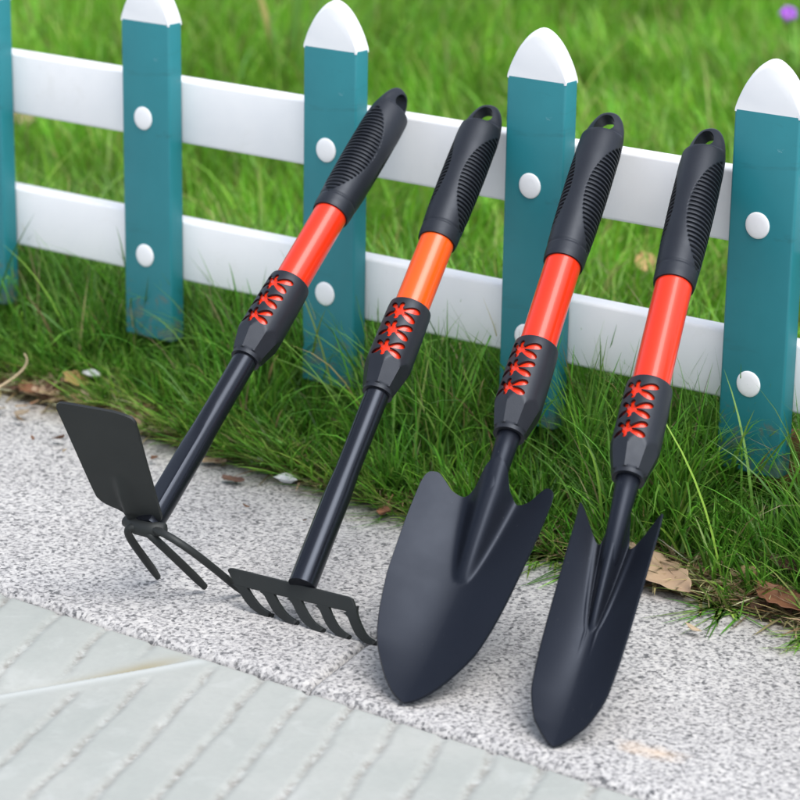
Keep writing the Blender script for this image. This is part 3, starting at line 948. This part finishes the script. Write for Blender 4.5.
# ------------------------------------------------------------------ small things on the ground
def leaf(name, pts_len, wid, mat, loc, rotz, label,  tilt=(0, 0), curl=.25, stem=0, cat='leaf', group=None, bite=0.0, fold=.12):
    nu, nv = 17, 26
    pts_len *= .8; wid *= .8; stem *= .75
    P = np.zeros((nu, nv, 3))
    for k in range(nv):
        s = k / (nv - 1)
        w = wid / 2 * (math.sin(PI * min(1, s * .97 + .03)) ** .75) * (1 - .25 * s)
        for i in range(nu):
            u = i / (nu - 1) * 2 - 1
            ww = w * (1 + .10 * math.sin(9 * s * PI + (2 if u < 0 else 0)) + bite * math.sin(5 * s + 3 * u))
            P[i, k] = (pts_len * (s - .5), u * ww, wid * (fold * abs(u) ** 1.5 + .05 * math.sin(7 * s + 2 * u)) + curl * pts_len * ((s - .5) ** 2) - .03 * wid)
    v, f = grid(P, flip=True)
    o = mesh_obj(name, v, f, mat)
    m = o.modifiers.new('thick', 'SOLIDIFY'); m.thickness = .0005; m.offset = 0
    bpy.context.view_layer.update(); bake(o)
    o.data.polygons.foreach_set('use_smooth', [True] * len(o.data.polygons))
    if stem:
        vv, ff = tube_path(bez((-pts_len * .5, 0, wid * .0 + curl * pts_len * .25), (-pts_len * .5 - stem * .4, 0, .003), (-pts_len * .5 - stem * .7, .002, .004), (-pts_len * .5 - stem, .003, .006), 6), [.0007] * 7, 6)
        mesh_obj('stalk', vv, ff, mat, o)
    o.location = loc; o.rotation_euler = (tilt[0], tilt[1], rotz)
    return tag(o, label, cat, group)

TAN = m_plain('dry_tan_leaf', (.30, .20, .13), (.42, .30, .20), .65, 60)
BROWN = m_plain('dry_brown_leaf', (.16, .065, .035), (.26, .115, .06), .6, 90)
DARKB = m_plain('dark_brown_leaf', (.06, .03, .02), (.14, .07, .045), .7, 90)
OCHRE = m_plain('ochre_leaf', (.38, .23, .08), (.50, .34, .15), .65, 80)
PALE = m_plain('pale_chip', (.62, .64, .66), (.75, .76, .78), .6, 90)
LG = 'dry leaves lying along the kerb'
leaf('dry_leaf', .038, .022, TAN, (-.4870, .3330, .012), math.radians(-40), 'tan leaf lying behind the curled brown leaf at the far left grass edge', (.25, .1), .3, 0, group=LG)
leaf('dry_leaf', .032, .020, BROWN, (-.3720, .3370, .011), math.radians(20), 'rust brown leaf in the straw behind the top right corner of the hoe blade', (.3, .1), .25, 0, group=LG)
leaf('dry_leaf', .098, .050, TAN, (.1290, .2830, .013), math.radians(-22), 'large tan dry leaf lying flat beside the narrow trowel', (.10, .08), .06, 0, group=LG, fold=.04)
leaf('dry_leaf', .019, .0155, BROWN, (-.0960, .2740, .006), math.radians(-70), 'small reddish brown leaf with a stalk on the granite behind the rake', (.2, .1), .25, .012, group=LG)
leaf('dry_leaf', .026, .016, TAN, (-.2720, .2886, .003), math.radians(30), 'small tan leaf scrap alone on the granite behind the hoe shaft', (.05, 0), .1, 0, group=LG)
leaf('dry_leaf', .060, .030, BROWN, (.2260, .2870, .013), math.radians(-12), 'red brown dry leaf at the grass edge beyond the narrow trowel, in the right corner', (.25, .05), .15, 0, group=LG)
leaf('dry_leaf', .042, .022, DARKB, (.2170, .3150, .026), math.radians(10), 'dark brown curled leaf in the grass behind the red brown leaf', (.2, .1), .3, 0, group=LG)
leaf('dry_leaf', .042, .030, OCHRE, (-.4617, .3370, .020), math.radians(100), 'ochre dry leaf standing at the grass edge above the hoe blade', (.5, .2), .25, 0, group=LG)
leaf('dry_leaf', .036, .020, BROWN, (-.4950, .3180, .010), math.radians(-15), 'curled brown leaf at the grass edge left of the ochre leaf', (.2, 0), .35, 0, group=LG)
leaf('dry_leaf', .030, .017, TAN, (-.4790, .3200, .010), math.radians(25), 'small tan leaf on the kerb just in front of the ochre leaf', (.1, .1), .2, 0, group=LG)
leaf('dry_leaf', .034, .020, DARKB, (-.3950, .3400, .014), math.radians(-30), 'dark brown leaf at the grass edge right above the hoe blade corner', (.2, .1), .3, 0, group=LG)
leaf('dry_leaf', .034, .014, BROWN, (-.3460, .3300, .010), math.radians(-8), 'brown leaf sliver on the kerb edge between hoe blade and hoe shaft', (.1, .1), .2, 0, group=LG)
leaf('dry_leaf', .036, .012, BROWN, (-.2700, .3170, .008), math.radians(-12), 'narrow brown leaf at the kerb edge right of the hoe shaft', (.1, 0), .25, 0, group=LG)
leaf('dry_leaf', .024, .014, DARKB, (-.2320, .2650, .003), math.radians(12), 'tiny grey brown leaf on the granite right of the hoe shaft', (.05, 0), .2, 0, group=LG)
leaf('dry_leaf', .060, .045, m_plain('yellow_leaf', (.50, .33, .06), (.62, .44, .12), .6, 80), (-.3340, 1.0200, .070), math.radians(40), 'yellow ochre leaf caught in the lawn behind the fence', (.5, .2), .2, 0, group='fallen leaves on the lawn')
leaf('dry_leaf', .040, .028, OCHRE, (-.2400, .8700, .050), math.radians(-30), 'yellow leaf in the lawn close behind the narrow trowel handle', (.5, .3), .2, 0, group='fallen leaves on the lawn')
leaf('dry_leaf', .050, .038, TAN, (-1.1250, .9550, .060), math.radians(75), 'pale brown leaf in the lawn beside the leftmost picket', (.9, .2), .3, 0, group='fallen leaves on the lawn')

def chip(loc, r, label, rz, mat=PALE, name='stone_chip', cat='stone chip', group='pale chips on the granite', flat=.35, n=2):
    r *= .72
    bm = bmesh.new(); bmesh.ops.create_icosphere(bm, subdivisions=n, radius=1)
    rr = random.Random(int(loc[0] * 1e4))
    ph = [rr.uniform(0, 6) for _ in range(6)]
    for q in bm.verts:
        c = q.co
        k = 1 + .18 * math.sin(3 * c.x + ph[0]) + .15 * math.sin(4 * c.y + ph[1]) + .1 * math.sin(5 * c.z + ph[2])
        q.co = Vector((c.x * k * r, c.y * k * r * .6, c.z * k * r * flat))
    me = bpy.data.meshes.new(name); bm.to_mesh(me); bm.free(); me.materials.append(mat)
    me.polygons.foreach_set('use_smooth', [n > 2] * len(me.polygons))
    o = link(bpy.data.objects.new(name, me)); o.location = loc; o.rotation_euler = (0, 0, rz)
    return tag(o, label, cat, group)
chip((-.2010, .2900, .005), .0130, 'white chip on the granite nearest to the grass left of the rake shaft', .3)
chip((-.2420, .3080, .006), .0130, 'white flake at the grass edge just right of the hoe shaft', -.4)
chip((-.4560, .3500, .024), .0120, 'white scrap in the grass just behind the ochre leaf', .2)
NUT = m_plain('nut_shell', (.50, .33, .16), (.62, .43, .24), .5, 100, .1)
nut = chip((.1833, .3150, .013), .0078, 'small round tan nut held in the grass beside the large tan leaf', 0, NUT, 'nut', 'nut', None, 1.0, 3)
nut.data.transform(Matrix.Diagonal((1, 1.6, 1, 1)))
STONE = m_plain('rust_stone', (.13, .055, .025), (.30, .15, .07), .9, 70, .8)
chip((.1640, .4350, .055), .044, 'rough rust brown stone in the grass behind the rightmost picket', .5, STONE, 'stone', 'stone', None, .8, 4)
# thin dry stem lying out of the grass
v, f = tube_path(bez((-.5206, .2802, .004), (-.5163, .3049, .012), (-.4900, .3230, .028), (-.4956, .3131, .042), 14), [.0012, .0012] + [.0011] * 9 + [.0010, .0009, .0007, .0005], 8)
tag(mesh_obj('fallen_twig', v, f, m_plain('dry_stem', (.42, .32, .19), (.52, .42, .27), .7, 60)), 'bent straw coloured stem lying from the kerb up into the grass', 'twig')

# a tuft of broad blades behind the second picket, and a small purple flower
LEAFG = m_plain('broad_leaf', (.075, .19, .02), (.12, .27, .03), .5, 20, .1)
YELL = m_plain('yellowed_leaf', (.30, .27, .07), (.40, .33, .12), .5, 20, .1)
plant = tag(empty('broad_grass_plant', (-1.1156, 1.4163, .02)), 'tuft of broad tall grass leaves with one yellowed leaf, on the lawn behind the fence', 'plant')
for dx, dy, hx, h, mt in ((0, 0, -.050, .165, YELL), (.008, .01, .006, .21, LEAFG), (.012, 0, .075, .20, LEAFG), (-.01, .012, .035, .17, LEAFG), (.004, -.01, -.02, .10, LEAFG)):
    nv = 16; P = np.zeros((5, nv, 3))
    for k in range(nv):
        s = k / (nv - 1); w = .0052 * (1 - s ** 2.2) + .0004
        for i in range(5):
            u = i / 4 * 2 - 1
            P[i, k] = (dx + hx * .8 * s ** 1.3 + u * w * .8, dy + hx * .6 * s ** 1.3 + u * w * .6 + .01 * s * s, h * s + .003 * abs(u))
    v, f = grid(P)
    lf = mesh_obj('leaf', v, f, mt, plant)
    m = lf.modifiers.new('thick', 'SOLIDIFY'); m.thickness = .0008
    if mt is YELL: lf['label'] = 'yellowed leaf'

PURP = m_plain('purple_petal', (.36, .06, .62), (.46, .10, .74), .5, 60, .1)
fl = tag(empty('purple_flower', (-.6987, 1.9701, .015)), 'single small purple flower on a thin stalk at the back of the lawn', 'flower')
v, f = tube_path(bez((0, 0, 0), (.01, 0, .03), (.005, .01, .06), (0, 0, .083), 8), [.0018] * 9, 8); mesh_obj('stalk', v, f, LEAFG, fl)
for k in range(5):
    a = 2 * PI * k / 5
    P = np.zeros((7, 8, 3))
    for i in range(7):
        for j in range(8):
            s = j / 7; u = i / 6 * 2 - 1
            r = .002 + .0105 * s; w = .0055 * math.sin(PI * (.12 + .80 * s)) * u
            q = Vector((r * math.cos(a) - w * math.sin(a), r * math.sin(a) + w * math.cos(a), .004 + .006 * math.sin(PI * s) - .003 * u * u))
            q.rotate(Matrix.Rotation(math.radians(48), 3, Vector((.78, .6, 0))))
            P[i, j] = (q.x, q.y, q.z + .083)
    v, f = grid(P, flip=True)
    pt = mesh_obj('petal', v, f, PURP, fl)
    m = pt.modifiers.new('thick', 'SOLIDIFY'); m.thickness = .0008
v, f = lathe([(.0001, .080), (.003, .081), (.0036, .084), (.0025, .087), (.0001, .088)], 16)
mesh_obj('flower_centre', v, f, YELL, fl)

# ------------------------------------------------------------------ camera, light, world
cam = bpy.data.cameras.new('camera'); co = link(bpy.data.objects.new('camera', cam))
r_, u_, w_ = (Vector(CR[0]), Vector(CR[1]), Vector(CR[2]))
co.matrix_world = Matrix(((r_.x, u_.x, -w_.x, CAM.x), (r_.y, u_.y, -w_.y, CAM.y), (r_.z, u_.z, -w_.z, CAM.z), (0, 0, 0, 1)))
cam.sensor_width = 36; cam.lens = 36 * 2675.67 / 800
cam.clip_start = .05; cam.clip_end = 300
cam.dof.use_dof = True; cam.dof.focus_distance = 1.80; cam.dof.aperture_fstop = 10
S.camera = co

sun_dir = Vector((.44, -.14, .90)).normalized()      # towards the sun
sl = bpy.data.lights.new('sun', 'SUN'); so = link(bpy.data.objects.new('sun', sl))
sl.energy = 1.3; sl.angle = math.radians(42); sl.color = (1, .99, .975)
so.rotation_euler = sun_dir.to_track_quat('Z', 'Y').to_euler()
so.location = sun_dir * 5
wd = bpy.data.worlds.new('World'); S.world = wd; wd.use_nodes = True
nt = wd.node_tree; sky = nt.nodes.new('ShaderNodeTexSky'); sky.sky_type = 'NISHITA'; sky.sun_disc = False
sky.sun_elevation = math.asin(sun_dir.z); sky.sun_rotation = math.atan2(sun_dir.x, sun_dir.y)
sky.air_density = 1.0; sky.dust_density = 3.0; sky.ozone_density = 1.0
bg = nt.nodes['Background']; hs = nt.nodes.new('ShaderNodeHueSaturation'); hs.inputs['Saturation'].default_value = .55      # thin bright overcast
nt.links.new(sky.outputs[0], hs.inputs['Color']); nt.links.new(hs.outputs[0], bg.inputs['Color']); bg.inputs['Strength'].default_value = .15
S.view_settings.view_transform = 'Standard'; S.view_settings.look = 'None'
S.view_settings.gamma = 1; S.view_settings.use_curve_mapping = False
S.view_settings.exposure = .88
S.cycles.max_bounces = 8; S.cycles.use_denoising = True
